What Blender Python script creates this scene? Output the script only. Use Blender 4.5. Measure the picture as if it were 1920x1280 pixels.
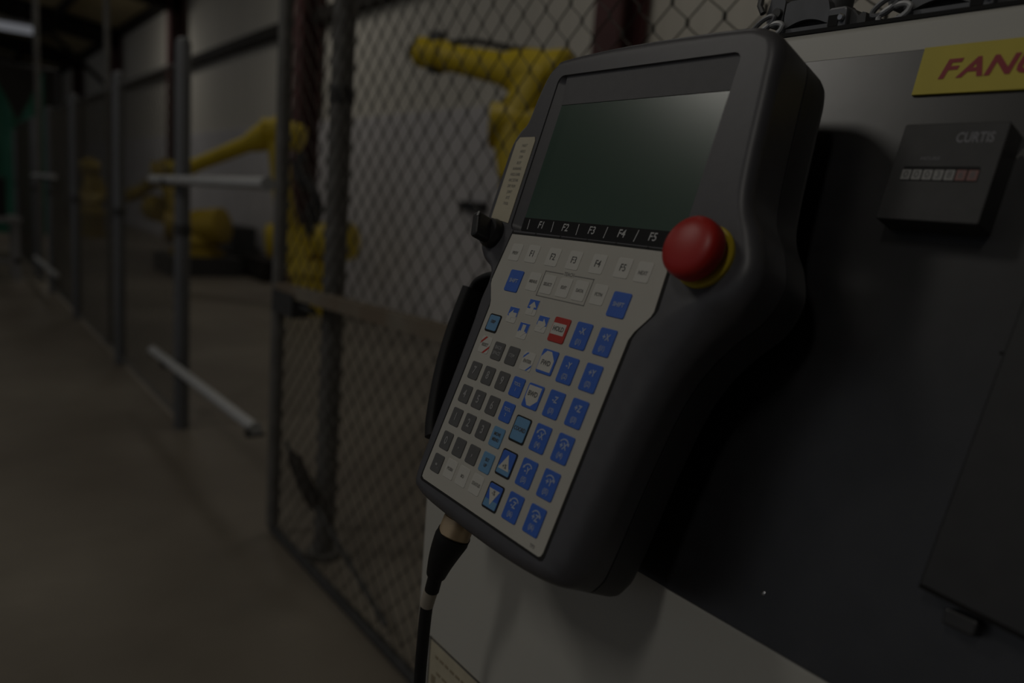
import bpy, bmesh, math, random
from mathutils import Vector, Matrix
from mathutils.geometry import tessellate_polygon

random.seed(7)
scene = bpy.context.scene
COL = scene.collection
for _o in list(bpy.data.objects):
    bpy.data.objects.remove(_o)

# ------------------------------------------------------------------ camera, world, lights, exposure
EYE = Vector((0.0, 0.0, 1.25))                       # metres; X into the cabinet, Y along the aisle, Z up
cam_data = bpy.data.cameras.new('camera')
cam = bpy.data.objects.new('camera', cam_data)
COL.objects.link(cam)
c_right = Vector((0.799200, -0.595764, 0.079655))
c_down = Vector((-0.041391, -0.186758, -0.981534))
c_fwd = Vector((0.599638, 0.781145, -0.173917))
rot = Matrix((c_right, -c_down, -c_fwd)).transposed()
cam.matrix_world = Matrix.Translation(EYE) @ rot.to_4x4()
cam_data.sensor_width = 36.0
cam_data.lens = 27.0
cam_data.clip_start = 0.02
cam_data.clip_end = 200
cam_data.dof.use_dof = True
cam_data.dof.focus_distance = 0.625
cam_data.dof.aperture_fstop = 3.4
scene.camera = cam

world = bpy.data.worlds.new('hall_ambient')
scene.world = world
world.use_nodes = True
world.node_tree.nodes['Background'].inputs['Color'].default_value = (0.90, 0.93, 1.0, 1)
world.node_tree.nodes['Background'].inputs['Strength'].default_value = 1.35


def lamp(name, loc, aim, sx, sy, watts, color):
    d = bpy.data.lights.new(name, 'AREA')
    d.shape = 'RECTANGLE'
    d.size, d.size_y = sx, sy
    d.energy, d.color = watts, color
    o = bpy.data.objects.new(name, d)
    COL.objects.link(o)
    o.location = loc
    o.rotation_euler = (Vector(aim) - Vector(loc)).to_track_quat('-Z', 'Y').to_euler()
    return o


WARM = (1.0, 0.955, 0.875)
COOL = (0.95, 0.97, 1.0)
# ceiling lights of the hall: a row over the aisle and a row over the robot cells
lamp('ceiling_lamp', (-2.25, 3.75, 4.95), (0.3, 0.6, 1.0), 0.5, 1.1, 240, WARM)
lamp('ceiling_lamp', (-2.9, -0.4, 4.5), (0.3, 0.4, 0.8), 0.4, 0.9, 205, WARM)
lamp('ceiling_lamp', (-1.5, 9.5, 4.95), (-0.6, 9.0, 0), 0.5, 1.2, 70, WARM)
lamp('ceiling_lamp', (2.2, 3.2, 4.6), (3.1, 4.2, 0), 0.6, 1.6, 95, WARM)
lamp('ceiling_lamp', (2.2, 9.5, 4.6), (3.6, 9.5, 1.2), 0.5, 1.2, 230, WARM)
lamp('ceiling_lamp', (2.2, 16.5, 4.6), (3.4, 16.5, 1.5), 0.5, 1.2, 240, WARM)

scene.view_settings.view_transform = 'Standard'
scene.view_settings.look = 'None'
scene.view_settings.gamma = 1.0
scene.view_settings.use_curve_mapping = False
scene.view_settings.exposure = -4.0

# ------------------------------------------------------------------ helpers
MATS = {}


def mat(name, color, rough=0.6, metal=0.0, var=0.08, scale=30.0, bump=0.0, spec=0.5, emit=None, stretch=None):
    """procedural principled material: a noise drives small changes of colour, gloss and relief"""
    if name in MATS:
        return MATS[name]
    m = bpy.data.materials.new(name)
    m.use_nodes = True
    nt = m.node_tree
    b = nt.nodes['Principled BSDF']
    tc = nt.nodes.new('ShaderNodeTexCoord')
    mp = nt.nodes.new('ShaderNodeMapping')
    if stretch:
        mp.inputs['Scale'].default_value = stretch
    nt.links.new(tc.outputs['Object'], mp.inputs['Vector'])
    nz = nt.nodes.new('ShaderNodeTexNoise')
    nz.inputs['Scale'].default_value = scale
    nz.inputs['Detail'].default_value = 5
    nt.links.new(mp.outputs['Vector'], nz.inputs['Vector'])
    rmp = nt.nodes.new('ShaderNodeValToRGB')
    c = color
    rmp.color_ramp.elements[0].position = 0.3
    rmp.color_ramp.elements[1].position = 0.7
    rmp.color_ramp.elements[0].color = (c[0] * (1 - var), c[1] * (1 - var), c[2] * (1 - var), 1)
    rmp.color_ramp.elements[1].color = (min(1, c[0] * (1 + var)), min(1, c[1] * (1 + var)), min(1, c[2] * (1 + var)), 1)
    nt.links.new(nz.outputs['Fac'], rmp.inputs['Fac'])
    nt.links.new(rmp.outputs['Color'], b.inputs['Base Color'])
    b.inputs['Roughness'].default_value = rough
    b.inputs['Metallic'].default_value = metal
    b.inputs['Specular IOR Level'].default_value = spec
    if bump:
        bp = nt.nodes.new('ShaderNodeBump')
        bp.inputs['Strength'].default_value = bump
        bp.inputs['Distance'].default_value = 0.002
        nt.links.new(nz.outputs['Fac'], bp.inputs['Height'])
        nt.links.new(bp.outputs['Normal'], b.inputs['Normal'])
    if emit:
        b.inputs['Emission Color'].default_value = (*emit[0], 1)
        b.inputs['Emission Strength'].default_value = emit[1]
    MATS[name] = m
    return m


def stained(name, color, dark, rough, scale, lo=0.42, hi=0.62, bump=0.1):
    """two-colour blotchy material (concrete, rust)"""
    m = mat(name, color, rough, var=0.1, scale=scale, bump=bump)
    nt = m.node_tree
    b = nt.nodes['Principled BSDF']
    src = b.inputs['Base Color'].links[0].from_socket
    tc = nt.nodes['Texture Coordinate']
    n2 = nt.nodes.new('ShaderNodeTexNoise')
    n2.inputs['Scale'].default_value = scale * 0.18
    n2.inputs['Detail'].default_value = 6
    nt.links.new(tc.outputs['Object'], n2.inputs['Vector'])
    r = nt.nodes.new('ShaderNodeValToRGB')
    r.color_ramp.elements[0].position = lo
    r.color_ramp.elements[1].position = hi
    nt.links.new(n2.outputs['Fac'], r.inputs['Fac'])
    mx = nt.nodes.new('ShaderNodeMix')
    mx.data_type = 'RGBA'
    nt.links.new(r.outputs['Color'], mx.inputs['Factor'])
    mx.inputs['A'].default_value = (*dark, 1)
    nt.links.new(src, mx.inputs['B'])
    nt.links.new(mx.outputs['Result'], b.inputs['Base Color'])
    return m


class MB:
    """collects simple solids and links them as ONE mesh object"""

    def __init__(self):
        self.v, self.f = [], []
        self.flat = False                              # True: keep large faces flat beside their softened edges

    def add(self, vs, fs):
        n = len(self.v)
        self.v += [Vector(p) for p in vs]
        self.f += [tuple(n + i for i in f) for f in fs]
        return self

    def box(self, a, b):
        (x0, y0, z0), (x1, y1, z1) = a, b
        return self.add([(x0, y0, z0), (x1, y0, z0), (x1, y1, z0), (x0, y1, z0), (x0, y0, z1), (x1, y0, z1), (x1, y1, z1), (x0, y1, z1)],
                        [(0, 3, 2, 1), (4, 5, 6, 7), (0, 1, 5, 4), (1, 2, 6, 5), (2, 3, 7, 6), (3, 0, 4, 7)])

    def tube(self, pts, radii, seg=12, caps=True, closed=False):
        pts = [Vector(p) for p in pts]
        if not isinstance(radii, (list, tuple)):
            radii = [radii] * len(pts)
        n = len(pts)
        vs, fs = [], []
        ref = None
        for i, p in enumerate(pts):
            if closed:
                t = pts[(i + 1) % n] - pts[i - 1]
            else:
                t = pts[min(i + 1, n - 1)] - pts[max(i - 1, 0)]
            t.normalize()
            if ref is None:
                ref = t.orthogonal().normalized()
            ref = (ref - t * ref.dot(t))
            if ref.length < 1e-6:
                ref = t.orthogonal()
            ref.normalize()
            bi = t.cross(ref)
            for k in range(seg):
                a = 2 * math.pi * k / seg
                vs.append(p + (ref * math.cos(a) + bi * math.sin(a)) * radii[i])
        m = n if closed else n - 1
        for i in range(m):
            for k in range(seg):
                a, b = i * seg + k, i * seg + (k + 1) % seg
                c, d = ((i + 1) % n) * seg + (k + 1) % seg, ((i + 1) % n) * seg + k
                fs.append((a, b, c, d))
        if caps and not closed:
            fs.append(tuple(reversed(range(seg))))
            fs.append(tuple((n - 1) * seg + k for k in range(seg)))
        return self.add(vs, fs)

    def cyl(self, a, b, r0, r1=None, seg=20):
        return self.tube([a, b], [r0, r0 if r1 is None else r1], seg)

    def lathe(self, o, axis, prof, seg=32):
        """prof: list of (distance along axis, radius)"""
        axis = Vector(axis).normalized()
        o = Vector(o)
        e = axis.orthogonal().normalized()
        g = axis.cross(e)
        vs, fs = [], []
        for h, r in prof:
            for k in range(seg):
                a = 2 * math.pi * k / seg
                vs.append(o + axis * h + (e * math.cos(a) + g * math.sin(a)) * r)
        for i in range(len(prof) - 1):
            for k in range(seg):
                fs.append((i * seg + k, i * seg + (k + 1) % seg, (i + 1) * seg + (k + 1) % seg, (i + 1) * seg + k))
        fs.append(tuple(reversed(range(seg))))
        fs.append(tuple((len(prof) - 1) * seg + k for k in range(seg)))
        return self.add(vs, fs)

    def prism(self, poly, d0, d1, fr):
        """poly in 2-D, extruded from d0 to d1; fr(a, b, d) -> point"""
        n = len(poly)
        vs = [fr(a, b, d0) for a, b in poly] + [fr(a, b, d1) for a, b in poly]
        tri = tessellate_polygon([[Vector((a, b, 0)) for a, b in poly]])
        fs = [tuple(t) for t in tri] + [tuple(n + i for i in reversed(t)) for t in tri]
        fs += [(i, (i + 1) % n, n + (i + 1) % n, n + i) for i in range(n)]
        return self.add(vs, fs)

    def build(self, name, m, parent=None, label=None, angle=35, base=None, cat=None, group=None, kind=None):
        me = bpy.data.meshes.new(name)
        off = Vector(base) if base is not None else Vector((0, 0, 0))
        if parent is not None and base is None and parent.get('_off') is not None:
            off = Vector(parent['_off'])
        me.from_pydata([v - off for v in self.v], [], self.f)
        bm = bmesh.new()
        bm.from_mesh(me)
        bmesh.ops.recalc_face_normals(bm, faces=bm.faces)
        bm.to_mesh(me)
        bm.free()
        me.polygons.foreach_set('use_smooth', [True] * len(me.polygons))
        me.set_sharp_from_angle(angle=math.radians(min(angle, 18) if self.flat else angle))
        me.materials.append(m)
        o = bpy.data.objects.new(name, me)
        COL.objects.link(o)
        if parent is not None:
            o.parent = parent
        else:
            o.location = off
        put(o, label, cat, group, kind)
        return o


def put(o, label=None, cat=None, group=None, kind=None):
    for k, v in (('label', label), ('category', cat), ('group', group), ('kind', kind)):
        if v:
            o[k] = v
    return o


def thing(name, label, cat, loc, group=None):
    o = bpy.data.objects.new(name, None)
    o.empty_display_size = 0.05
    COL.objects.link(o)
    o.location = loc
    put(o, label, cat, group)
    OFFS[o.name] = Vector(loc)
    return o


OFFS = {}
_build = MB.build


def build2(self, name, m, parent=None, **kw):
    """like build, with the parent's own place taken off so that coordinates can be given in the world"""
    if parent is not None and 'base' not in kw:
        p = parent
        while p.parent is not None:
            p = p.parent
        kw['base'] = OFFS.get(p.name, Vector((0, 0, 0)))
    return _build(self, name, m, parent, **kw)


MB.build = build2


def share(name, mesh, parent, loc=(0, 0, 0), label=None):
    o = bpy.data.objects.new(name, mesh)
    COL.objects.link(o)
    o.parent = parent
    o.location = loc
    put(o, label)
    return o


TXT = {}


def text_shape(s, size, bold=0.0, shear=0.0):
    """flat outline of a word as (verts, faces), centred"""
    key = (s, size, bold, shear)
    if key not in TXT:
        cu = bpy.data.curves.new('lettering', 'FONT')
        cu.body, cu.size, cu.offset, cu.shear = s, size, bold, shear
        cu.align_x = 'CENTER'
        cu.align_y = 'CENTER'
        cu.resolution_u = 3
        ob = bpy.data.objects.new('lettering_source', cu)
        me = ob.to_mesh()
        TXT[key] = ([tuple(v.co) for v in me.vertices], [tuple(p.vertices) for p in me.polygons])
        ob.to_mesh_clear()
        bpy.data.objects.remove(ob)
        bpy.data.curves.remove(cu)
    return TXT[key]


def lettering(mb, s, size, x=0, y=0, z=0, bold=0.0, shear=0.0, sx=1.0, fr=None):
    vs, fs = text_shape(s, size, bold, shear)
    if fr is None:
        fr = lambda a, b, d: (a, b, d)
    mb.add([fr(x + v[0] * sx, y + v[1], z) for v in vs], fs)
    return mb


def rounded(w, h, r, n=4):
    pts = []
    for cx, cy, a0 in ((w / 2 - r, h / 2 - r, 0), (-w / 2 + r, h / 2 - r, 90), (-w / 2 + r, -h / 2 + r, 180), (w / 2 - r, -h / 2 + r, 270)):
        for k in range(n + 1):
            a = math.radians(a0 + 90 * k / n)
            pts.append((cx + r * math.cos(a), cy + r * math.sin(a)))
    return pts


def rbox(mb, c, w, h, d, r, fr, bevel=None):
    """rounded block standing on plane fr: centre c, width w, height h, depth d, with a softened top edge"""
    mb.flat = True
    bv = bevel if bevel is not None else min(r * 0.6, d * 0.5)
    a = rounded(w, h, r)
    b = rounded(w - 2 * bv, h - 2 * bv, max(r - bv, r * 0.3))
    m = rounded(w - 0.6 * bv, h - 0.6 * bv, max(r - 0.3 * bv, r * 0.5))
    n = len(a)
    vs = [fr(c[0] + x, c[1] + y, c[2]) for x, y in a] + [fr(c[0] + x, c[1] + y, c[2] + d - bv) for x, y in a]
    vs += [fr(c[0] + x, c[1] + y, c[2] + d - 0.3 * bv) for x, y in m] + [fr(c[0] + x, c[1] + y, c[2] + d) for x, y in b]
    fs = [tuple(reversed(range(n))), tuple(3 * n + i for i in range(n))]
    for k in range(3):
        fs += [(k * n + i, k * n + (i + 1) % n, (k + 1) * n + (i + 1) % n, (k + 1) * n + i) for i in range(n)]
    return mb.add(vs, fs)


def spline(ctrl, per=10):
    """closed Catmull-Rom through 2-D or 4-D control points"""
    n = len(ctrl)
    out = []
    for i in range(n):
        p0, p1, p2, p3 = (Vector(ctrl[(i + k) % n]) for k in (-1, 0, 1, 2))
        for k in range(per):
            t = k / per
            out.append(0.5 * ((2 * p1) + (p2 - p0) * t + (2 * p0 - 5 * p1 + 4 * p2 - p3) * t * t + (3 * p1 - p0 - 3 * p2 + p3) * t ** 3))
    return out


def open_spline(ctrl, per=8):
    ctrl = [Vector(c) for c in ctrl]
    c = [2 * ctrl[0] - ctrl[1]] + ctrl + [2 * ctrl[-1] - ctrl[-2]]
    out = []
    for i in range(1, len(c) - 2):
        p0, p1, p2, p3 = c[i - 1:i + 3]
        for k in range(per):
            t = k / per
            out.append(0.5 * ((2 * p1) + (p2 - p0) * t + (2 * p0 - 5 * p1 + 4 * p2 - p3) * t * t + (3 * p1 - p0 - 3 * p2 + p3) * t ** 3))
    out.append(ctrl[-1])
    return out


# ------------------------------------------------------------------ materials
M_floor = stained('worn_concrete', (0.27, 0.24, 0.195), (0.18, 0.155, 0.125), 0.55, 3.2)
M_wall = mat('painted_metal_wall', (0.62, 0.59, 0.52), 0.7, var=0.06, scale=1.2, stretch=(1, 6, 0.4))
M_wain = mat('painted_block_wall', (0.60, 0.58, 0.585), 0.7, var=0.06, scale=1.5)
M_red = mat('oxide_red_steel', (0.075, 0.024, 0.024), 0.6, var=0.15, scale=4)
M_girt = mat('dark_primer_steel', (0.026, 0.022, 0.019), 0.7, var=0.15, scale=4, spec=0.2)
M_roof = mat('aged_roof_insulation', (0.62, 0.52, 0.30), 0.9, var=0.15, scale=1.0)
M_galv = mat('galvanised_steel', (0.15, 0.155, 0.165), 0.5, 0.35, var=0.15, scale=18, stretch=(1, 1, 0.2))
M_galvold = mat('weathered_galvanised_steel', (0.17, 0.165, 0.155), 0.6, 0.3, var=0.2, scale=14)
M_bar = mat('bright_aluminium_tube', (0.55, 0.56, 0.57), 0.45, 0.2, var=0.05, scale=10)
M_rust = stained('rusty_rail', (0.22, 0.195, 0.155), (0.18, 0.14, 0.10), 0.8, 25)
M_wire = mat('dull_fence_wire', (0.085, 0.08, 0.07), 0.6, 0.3, var=0.2, scale=40)
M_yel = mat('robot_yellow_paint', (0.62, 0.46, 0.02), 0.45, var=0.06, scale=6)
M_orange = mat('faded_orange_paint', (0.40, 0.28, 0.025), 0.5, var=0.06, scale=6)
M_black = mat('black_rubber', (0.014, 0.014, 0.015), 0.6, var=0.15, scale=40, spec=0.35)
M_blacks = mat('black_satin_plastic', (0.024, 0.024, 0.026), 0.38, var=0.1, scale=60)
M_darkg = mat('dark_grey_metal', (0.06, 0.06, 0.06), 0.5, 0.3, var=0.15, scale=20)
M_green = mat('green_curtain_fabric', (0.045, 0.20, 0.135), 0.6, var=0.15, scale=3)
M_white = mat('warm_white_cabinet_paint', (0.53, 0.525, 0.485), 0.42, var=0.02, scale=6, bump=0.02)
M_panel = mat('black_panel_paint', (0.014, 0.014, 0.016), 0.33, var=0.25, scale=45, bump=0.03, spec=1.0)
M_cover = mat('black_cover_plastic', (0.034, 0.034, 0.035), 0.42, var=0.1, scale=60)
M_meter = mat('meter_black_plastic', (0.05, 0.05, 0.051), 0.55, var=0.1, scale=90)
M_house = mat('charcoal_pendant_plastic', (0.085, 0.085, 0.095), 0.42, var=0.05, scale=120, bump=0.02)
M_houseb = mat('charcoal_back_shell_plastic', (0.04, 0.04, 0.044), 0.5, var=0.05, scale=120, bump=0.02)
M_bezel = mat('grey_bezel_plastic', (0.14, 0.14, 0.145), 0.5, var=0.04, scale=120)
M_memb = mat('beige_membrane', (0.54, 0.525, 0.475), 0.55, var=0.02, scale=50)
M_keyw = mat('pale_key_print', (0.63, 0.62, 0.575), 0.55, var=0.02, scale=80)
M_keyb = mat('blue_key_print', (0.045, 0.15, 0.62), 0.5, var=0.04, scale=80)
M_keyl = mat('light_blue_key_print', (0.15, 0.34, 0.58), 0.5, var=0.04, scale=80)
M_keyd = mat('dark_grey_key_print', (0.12, 0.12, 0.12), 0.5, var=0.05, scale=80)
M_keyr = mat('red_key_print', (0.50, 0.035, 0.025), 0.42, var=0.04, scale=80)
M_tdark = mat('dark_print', (0.10, 0.10, 0.10), 0.6, var=0.05)
M_tfaint = mat('grey_print', (0.24, 0.235, 0.22), 0.6, var=0.05)
M_twhite = mat('white_print', (0.55, 0.55, 0.55), 0.6, var=0.03)
M_tblue = mat('pale_blue_print', (0.42, 0.50, 0.68), 0.6, var=0.03)
M_tgrey = mat('light_grey_print', (0.34, 0.34, 0.345), 0.6, var=0.03)
M_glass = mat('dark_green_screen', (0.036, 0.078, 0.057), 0.25, var=0.04, scale=4, spec=1.0)
M_strip = mat('black_screen_mask', (0.012, 0.012, 0.013), 0.25, var=0.05)
M_esred = mat('red_button_plastic', (0.48, 0.022, 0.018), 0.40, var=0.03, scale=60)
M_esyel = mat('yellow_ring_plastic', (0.52, 0.40, 0.02), 0.45, var=0.03, scale=60)
M_brass = mat('nickel_brass', (0.62, 0.47, 0.30), 0.4, 0.6, var=0.1, scale=60)
M_tape = mat('beige_tape', (0.40, 0.36, 0.30), 0.6, var=0.08, scale=80)
M_gasket = mat('dark_seam', (0.012, 0.012, 0.012), 0.8, var=0.05)
M_signy = mat('yellow_sign_plastic', (0.62, 0.52, 0.055), 0.5, var=0.03, scale=60)
M_signr = mat('red_sign_print', (0.34, 0.025, 0.04), 0.5, var=0.03)
M_label = mat('cream_label', (0.56, 0.51, 0.38), 0.55, var=0.06, scale=60)
M_cast = mat('cast_grey_aluminium', (0.20, 0.205, 0.215), 0.45, 0.4, var=0.1, scale=60)
M_castd = mat('dark_cast_aluminium', (0.12, 0.12, 0.12), 0.5, 0.3, var=0.1, scale=60)
M_steel = mat('bright_steel', (0.55, 0.56, 0.58), 0.25, 0.9, var=0.05, scale=60)
M_counter = mat('counter_wheel_print', (0.32, 0.32, 0.31), 0.5, var=0.05)
M_counterr = mat('counter_wheel_red_print', (0.26, 0.13, 0.12), 0.5, var=0.05)
M_tube = mat('lit_lamp_diffuser', (0.8, 0.8, 0.85), 0.4, emit=((0.86, 0.90, 1.0), 1.6))
M_grey = mat('grey_machine_paint', (0.30, 0.30, 0.31), 0.5, var=0.06, scale=6)

# ------------------------------------------------------------------ the hall
XW = 4.05
bpy_floor = MB().box((-9, -5, -0.1), (4.4, 34, 0)).build('floor', M_floor, kind='structure', label='worn brown grey concrete floor of the aisle and robot cells')
MB().box((XW, -5, 0.0), (XW + 0.2, 34, 4.78)).build('wall_right', M_wall, kind='structure')
MB().box((XW - 0.05, -5, 0.0), (XW, 34, 2.1)).build('wall_right_lower', M_wain, kind='structure').name = 'trim_1'
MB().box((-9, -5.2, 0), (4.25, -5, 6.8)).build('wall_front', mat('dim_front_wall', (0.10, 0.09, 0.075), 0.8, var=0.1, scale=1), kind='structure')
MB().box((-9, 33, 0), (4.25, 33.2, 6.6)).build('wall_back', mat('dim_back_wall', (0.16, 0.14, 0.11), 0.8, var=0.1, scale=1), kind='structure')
for i, z in enumerate((3.36,)):
    MB().box((XW - 0.14, -5, z - 0.08), (XW, 34, z + 0.08)).build('trim_2', M_girt, kind='structure')
MB().box((XW - 0.16, -5, 4.60), (XW, 34, 4.78)).build('trim_3', M_girt, kind='structure')


def roof(x):
    return 4.74 + (XW - x) * 0.14


mb = MB()
mb.add([(XW + 0.2, -5, roof(XW + 0.2)), (-9, -5, roof(-9)), (-9, 34, roof(-9)), (XW + 0.2, 34, roof(XW + 0.2)),
        (XW + 0.2, -5, roof(XW + 0.2) + .1), (-9, -5, roof(-9) + .1), (-9, 34, roof(-9) + .1), (XW + 0.2, 34, roof(XW + 0.2) + .1)],
       [(0, 1, 2, 3), (7, 6, 5, 4), (0, 4, 5, 1), (1, 5, 6, 2), (2, 6, 7, 3), (3, 7, 4, 0)])
mb.build('ceiling', M_roof, kind='structure')
COLS = (4.1, 9.7, 16.2, 22.2, 28.2)
for i, y in enumerate(COLS):
    mb = MB()                                           # an I-section wall column
    mb.box((XW - 0.32, y - 0.13, 0), (XW - 0.29, y + 0.13, 4.7)).box((XW - 0.31, y - 0.012, 0), (XW - 0.06, y + 0.012, 4.7)).box((XW - 0.09, y - 0.13, 0), (XW - 0.06, y + 0.13, 4.7))
    mb.build('trim_%d' % (10 + i), M_red, kind='structure')
    mb = MB()                                           # roof frame springing from the column
    d = 0.45
    for (w, t0, t1) in ((0.11, 0.0, 0.03), (0.012, 0.03, d - 0.03), (0.11, d - 0.03, d)):
        mb.add([(XW - .1, y - w, roof(XW - .1) - t0 - .02), (-9, y - w, roof(-9) - t0 - .02), (-9, y + w, roof(-9) - t0 - .02), (XW - .1, y + w, roof(XW - .1) - t0 - .02),
                (XW - .1, y - w, roof(XW - .1) - t1 - .02), (-9, y - w, roof(-9) - t1 - .02), (-9, y + w, roof(-9) - t1 - .02), (XW - .1, y + w, roof(XW - .1) - t1 - .02)],
               [(0, 1, 2, 3), (7, 6, 5, 4), (0, 4, 5, 1), (1, 5, 6, 2), (2, 6, 7, 3), (3, 7, 4, 0)])
    mb.build('trim_%d' % (20 + i), M_girt, kind='structure')
for i, x in enumerate((2.6, 0.9, -0.9, -2.8, -4.8)):
    z = roof(x) - 0.02
    MB().box((x - 0.04, -5, z - 0.2), (x + 0.04, 34, z)).build('trim_%d' % (30 + i), M_girt, kind='structure')
mb = MB()                                               # knee brace of a far frame
mb.tube([(3.7, 22.4, 3.4), (2.2, 22.4, 4.7)], 0.06, 8)
mb.build('trim_40', M_girt, kind='structure')

# ------------------------------------------------------------------ chain-link fence, gate, bars
XF = 0.985


def chain_link(y0, y1, z0, z1, x, p=0.072, r=0.0014):
    """woven mesh: every wire zigzags up and hooks round its neighbours in a short upright twist"""
    mb = MB()
    h = p / 2
    nw, nz = int(round((y1 - y0) / h)), int((z1 - z0) / h)
    for k in range(nw):
        vs, fs = [], []
        for j in range(nz + 1):
            s = (j + k) % 2
            y, z = y0 + (k + s) * h, z0 + j * h
            xx = x + (0.0022 if s else -0.0022)
            for dz in (-0.0055, 0.0055):
                w = r * 1.35
                vs += [(xx - w, y, z + dz), (xx, y - w * 1.1, z + dz), (xx + w, y, z + dz), (xx, y + w * 1.1, z + dz)]
        for q in range(2 * nz + 1):
            b = q * 4
            fs += [(b + i, b + (i + 1) % 4, b + 4 + (i + 1) % 4, b + 4 + i) for i in range(4)]
        mb.add(vs, fs)
    return mb


gate = thing('sliding_gate', 'chain link gate with rusty middle rail behind the pendant and cabinet', 'gate', (0.96, 1.3, 0))
XG = 0.96
g = MB().tube([(XG, 2.60, 0.03), (XG, 2.60, 2.45)], 0.024, 14)
g.build('upright', M_galvold, gate)
MB().tube([(XG, -0.5, 0.03), (XG, -0.5, 2.45)], 0.024, 14).build('upright', M_galv, gate)
MB().tube([(XG, -0.5, 2.45), (XG, 2.60, 2.45)], 0.022, 12).build('top_rail', M_galv, gate)
mr = MB()
rbox(mr, (0, 0, 0), 3.1, 0.040, 0.04, 0.006, lambda a, b, d: (XG - 0.02 + d, 1.05 + a, 0.993 - 0.034 * a - 0.034 * 1.05 + b))
mr.build('middle_rail', M_rust, gate, label='rusty flat middle rail')
MB().tube([(XG, -0.5, 1.02), (XG, 2.6, 0.905)], 0.012, 10).build('lower_middle_rail', M_darkg, gate, label='thin dark tube under the rusty rail')
MB().tube([(XG, -0.5, 0.018), (XG, 2.6, 0.018)], 0.016, 10).build('bottom_rail', M_darkg, gate)
chain_link(-0.5, 2.59, 0.04, 2.45, XG).build('chain_link_mesh', M_wire, gate, kind='stuff')
lt = MB().box((XG - 0.03, 2.40, 0.83), (XG + 0.03, 2.58, 0.905))
lt.tube([(XG, 2.30, 0.87), (XG, 2.40, 0.87)], 0.012, 8)
lt.build('latch_box', M_darkg, gate)
MB().tube([(XG + .02, 2.55, 0.36), (XG + .02, 2.30, 0.24), (XG + .02, 1.75, 0.06)], 0.008, 8).build('brace_rod', M_darkg, gate)
MB().tube([(XG + .02, 2.50, 0.335), (XG + .02, 2.45, 0.32), (XG + .02, 2.30, 0.24), (XG + .02, 2.25, 0.22)], [0.012, 0.026, 0.026, 0.012], 10).build('turnbuckle', M_girt, gate)
gp = thing('gate_post', 'thick dark round post standing just behind the chain link gate', 'post', (1.05, 2.345, 0))
MB().tube([(1.05, 2.345, 0.0), (1.05, 2.345, 2.6)], 0.036, 18).build('post', M_galvold, gp)
MB().tube([(1.05, 2.345, 0.0), (1.05, 2.345, 0.02)], 0.06, 18).build('base_collar', M_galvold, gp)
for z in (1.52, 2.1):
    MB().tube([(1.05, 2.345, z), (1.05, 2.345, z + 0.05)], 0.040, 18).build('hinge_band', M_darkg, gp)

fence = thing('chain_link_fence', 'long chain link fence with round grey posts running down the aisle', 'fence', (XF, 4.0, 0))
posts = ((3.99, 1.90, 0.036), (5.56, 1.88, 0.036), (7.42, 1.86, 0.036), (9.06, 1.84, 0.036), (10.45, 1.80, 0.036), (12.7, 1.72, 0.036))
for y, h, r in posts:
    p = MB().tube([(XF, y, 0), (XF, y, h - 0.03), (XF, y, h - 0.008), (XF, y, h)], [r, r, r * 0.8, r * 0.35], 16)
    po = p.build('post', M_galv, fence)
    MB().tube([(XF, y, 0.98), (XF, y, 1.03)], r * 1.15, 14).build('clamp_band', M_darkg, po)
mesh_runs = ((3.99, 9.05), (10.45, 12.7))
for a, b in mesh_runs:
    chain_link(a, b, 0.05, 1.78, XF).build('chain_link_mesh', M_wire, fence, kind='stuff')
    MB().tube([(XF, a, 1.79), (XF, b, 1.79)], 0.008, 8).build('top_wire', M_galvold, fence)
    MB().tube([(XF, a, 0.05), (XF, b, 0.05)], 0.008, 8).build('bottom_wire', M_galvold, fence)


def bar(y0, y1, z0, z1, hooks, label):
    xb = XF - 0.066
    t = thing('barrier_bar', label, 'bar', (xb, y0, z0), 'removable bars across the cell openings')
    MB().tube([(xb, y0, z0), (xb, y1, z1)], 0.022, 14).build('tube', M_bar, t)
    for y, z in ((y0, z0), (y1, z1)):
        MB().tube([(xb, y - 0.01, z), (xb, y + 0.01, z)], 0.025, 14).build('end_cap', M_bar, t)
    for y in hooks:
        z = z0 + (z1 - z0) * (y - y0) / (y1 - y0)
        MB().box((xb - 0.026, y - 0.015, z - 0.030), (XF - 0.03, y + 0.015, z - 0.021)).box((xb - 0.030, y - 0.015, z - 0.030), (xb - 0.024, y + 0.015, z + 0.004)).build('hook', M_darkg, t)


bar(2.63, 4.30, 1.255, 1.235, (3.99,), 'silver bar at hand height across the nearer fence opening')
bar(2.70, 4.30, 0.375, 0.345, (2.70, 3.99), 'silver bar near the floor across the nearer fence opening')
bar(8.2, 9.95, 1.175, 1.15, (9.06, 9.94), 'silver bar at hand height across the far fence opening')
bar(8.2, 9.95, 0.28, 0.26, (9.06, 9.94), 'silver bar near the floor across the far fence opening')
for (y, r, lab) in ((9.98, 0.028, 'grey green pipe rising to the roof at the far fence opening'), (6.28, 0.02, 'thin grey pipe rising to the roof along the middle of the fence')):
    xp = XF + (0.06 if r < 0.025 else 0.0)
    t = thing('vertical_pipe', lab, 'pipe', (xp, y, 0), 'pipes rising from the fence line')
    MB().tube([(xp, y, 0), (xp, y, roof(xp) - 0.02)], r, 12).build('pipe', M_galvold, t)
    MB().tube([(xp, y, 0), (xp, y, 0.015)], r * 2.4, 12).build('floor_flange', M_galvold, t)

# ------------------------------------------------------------------ robots in the cells


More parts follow.
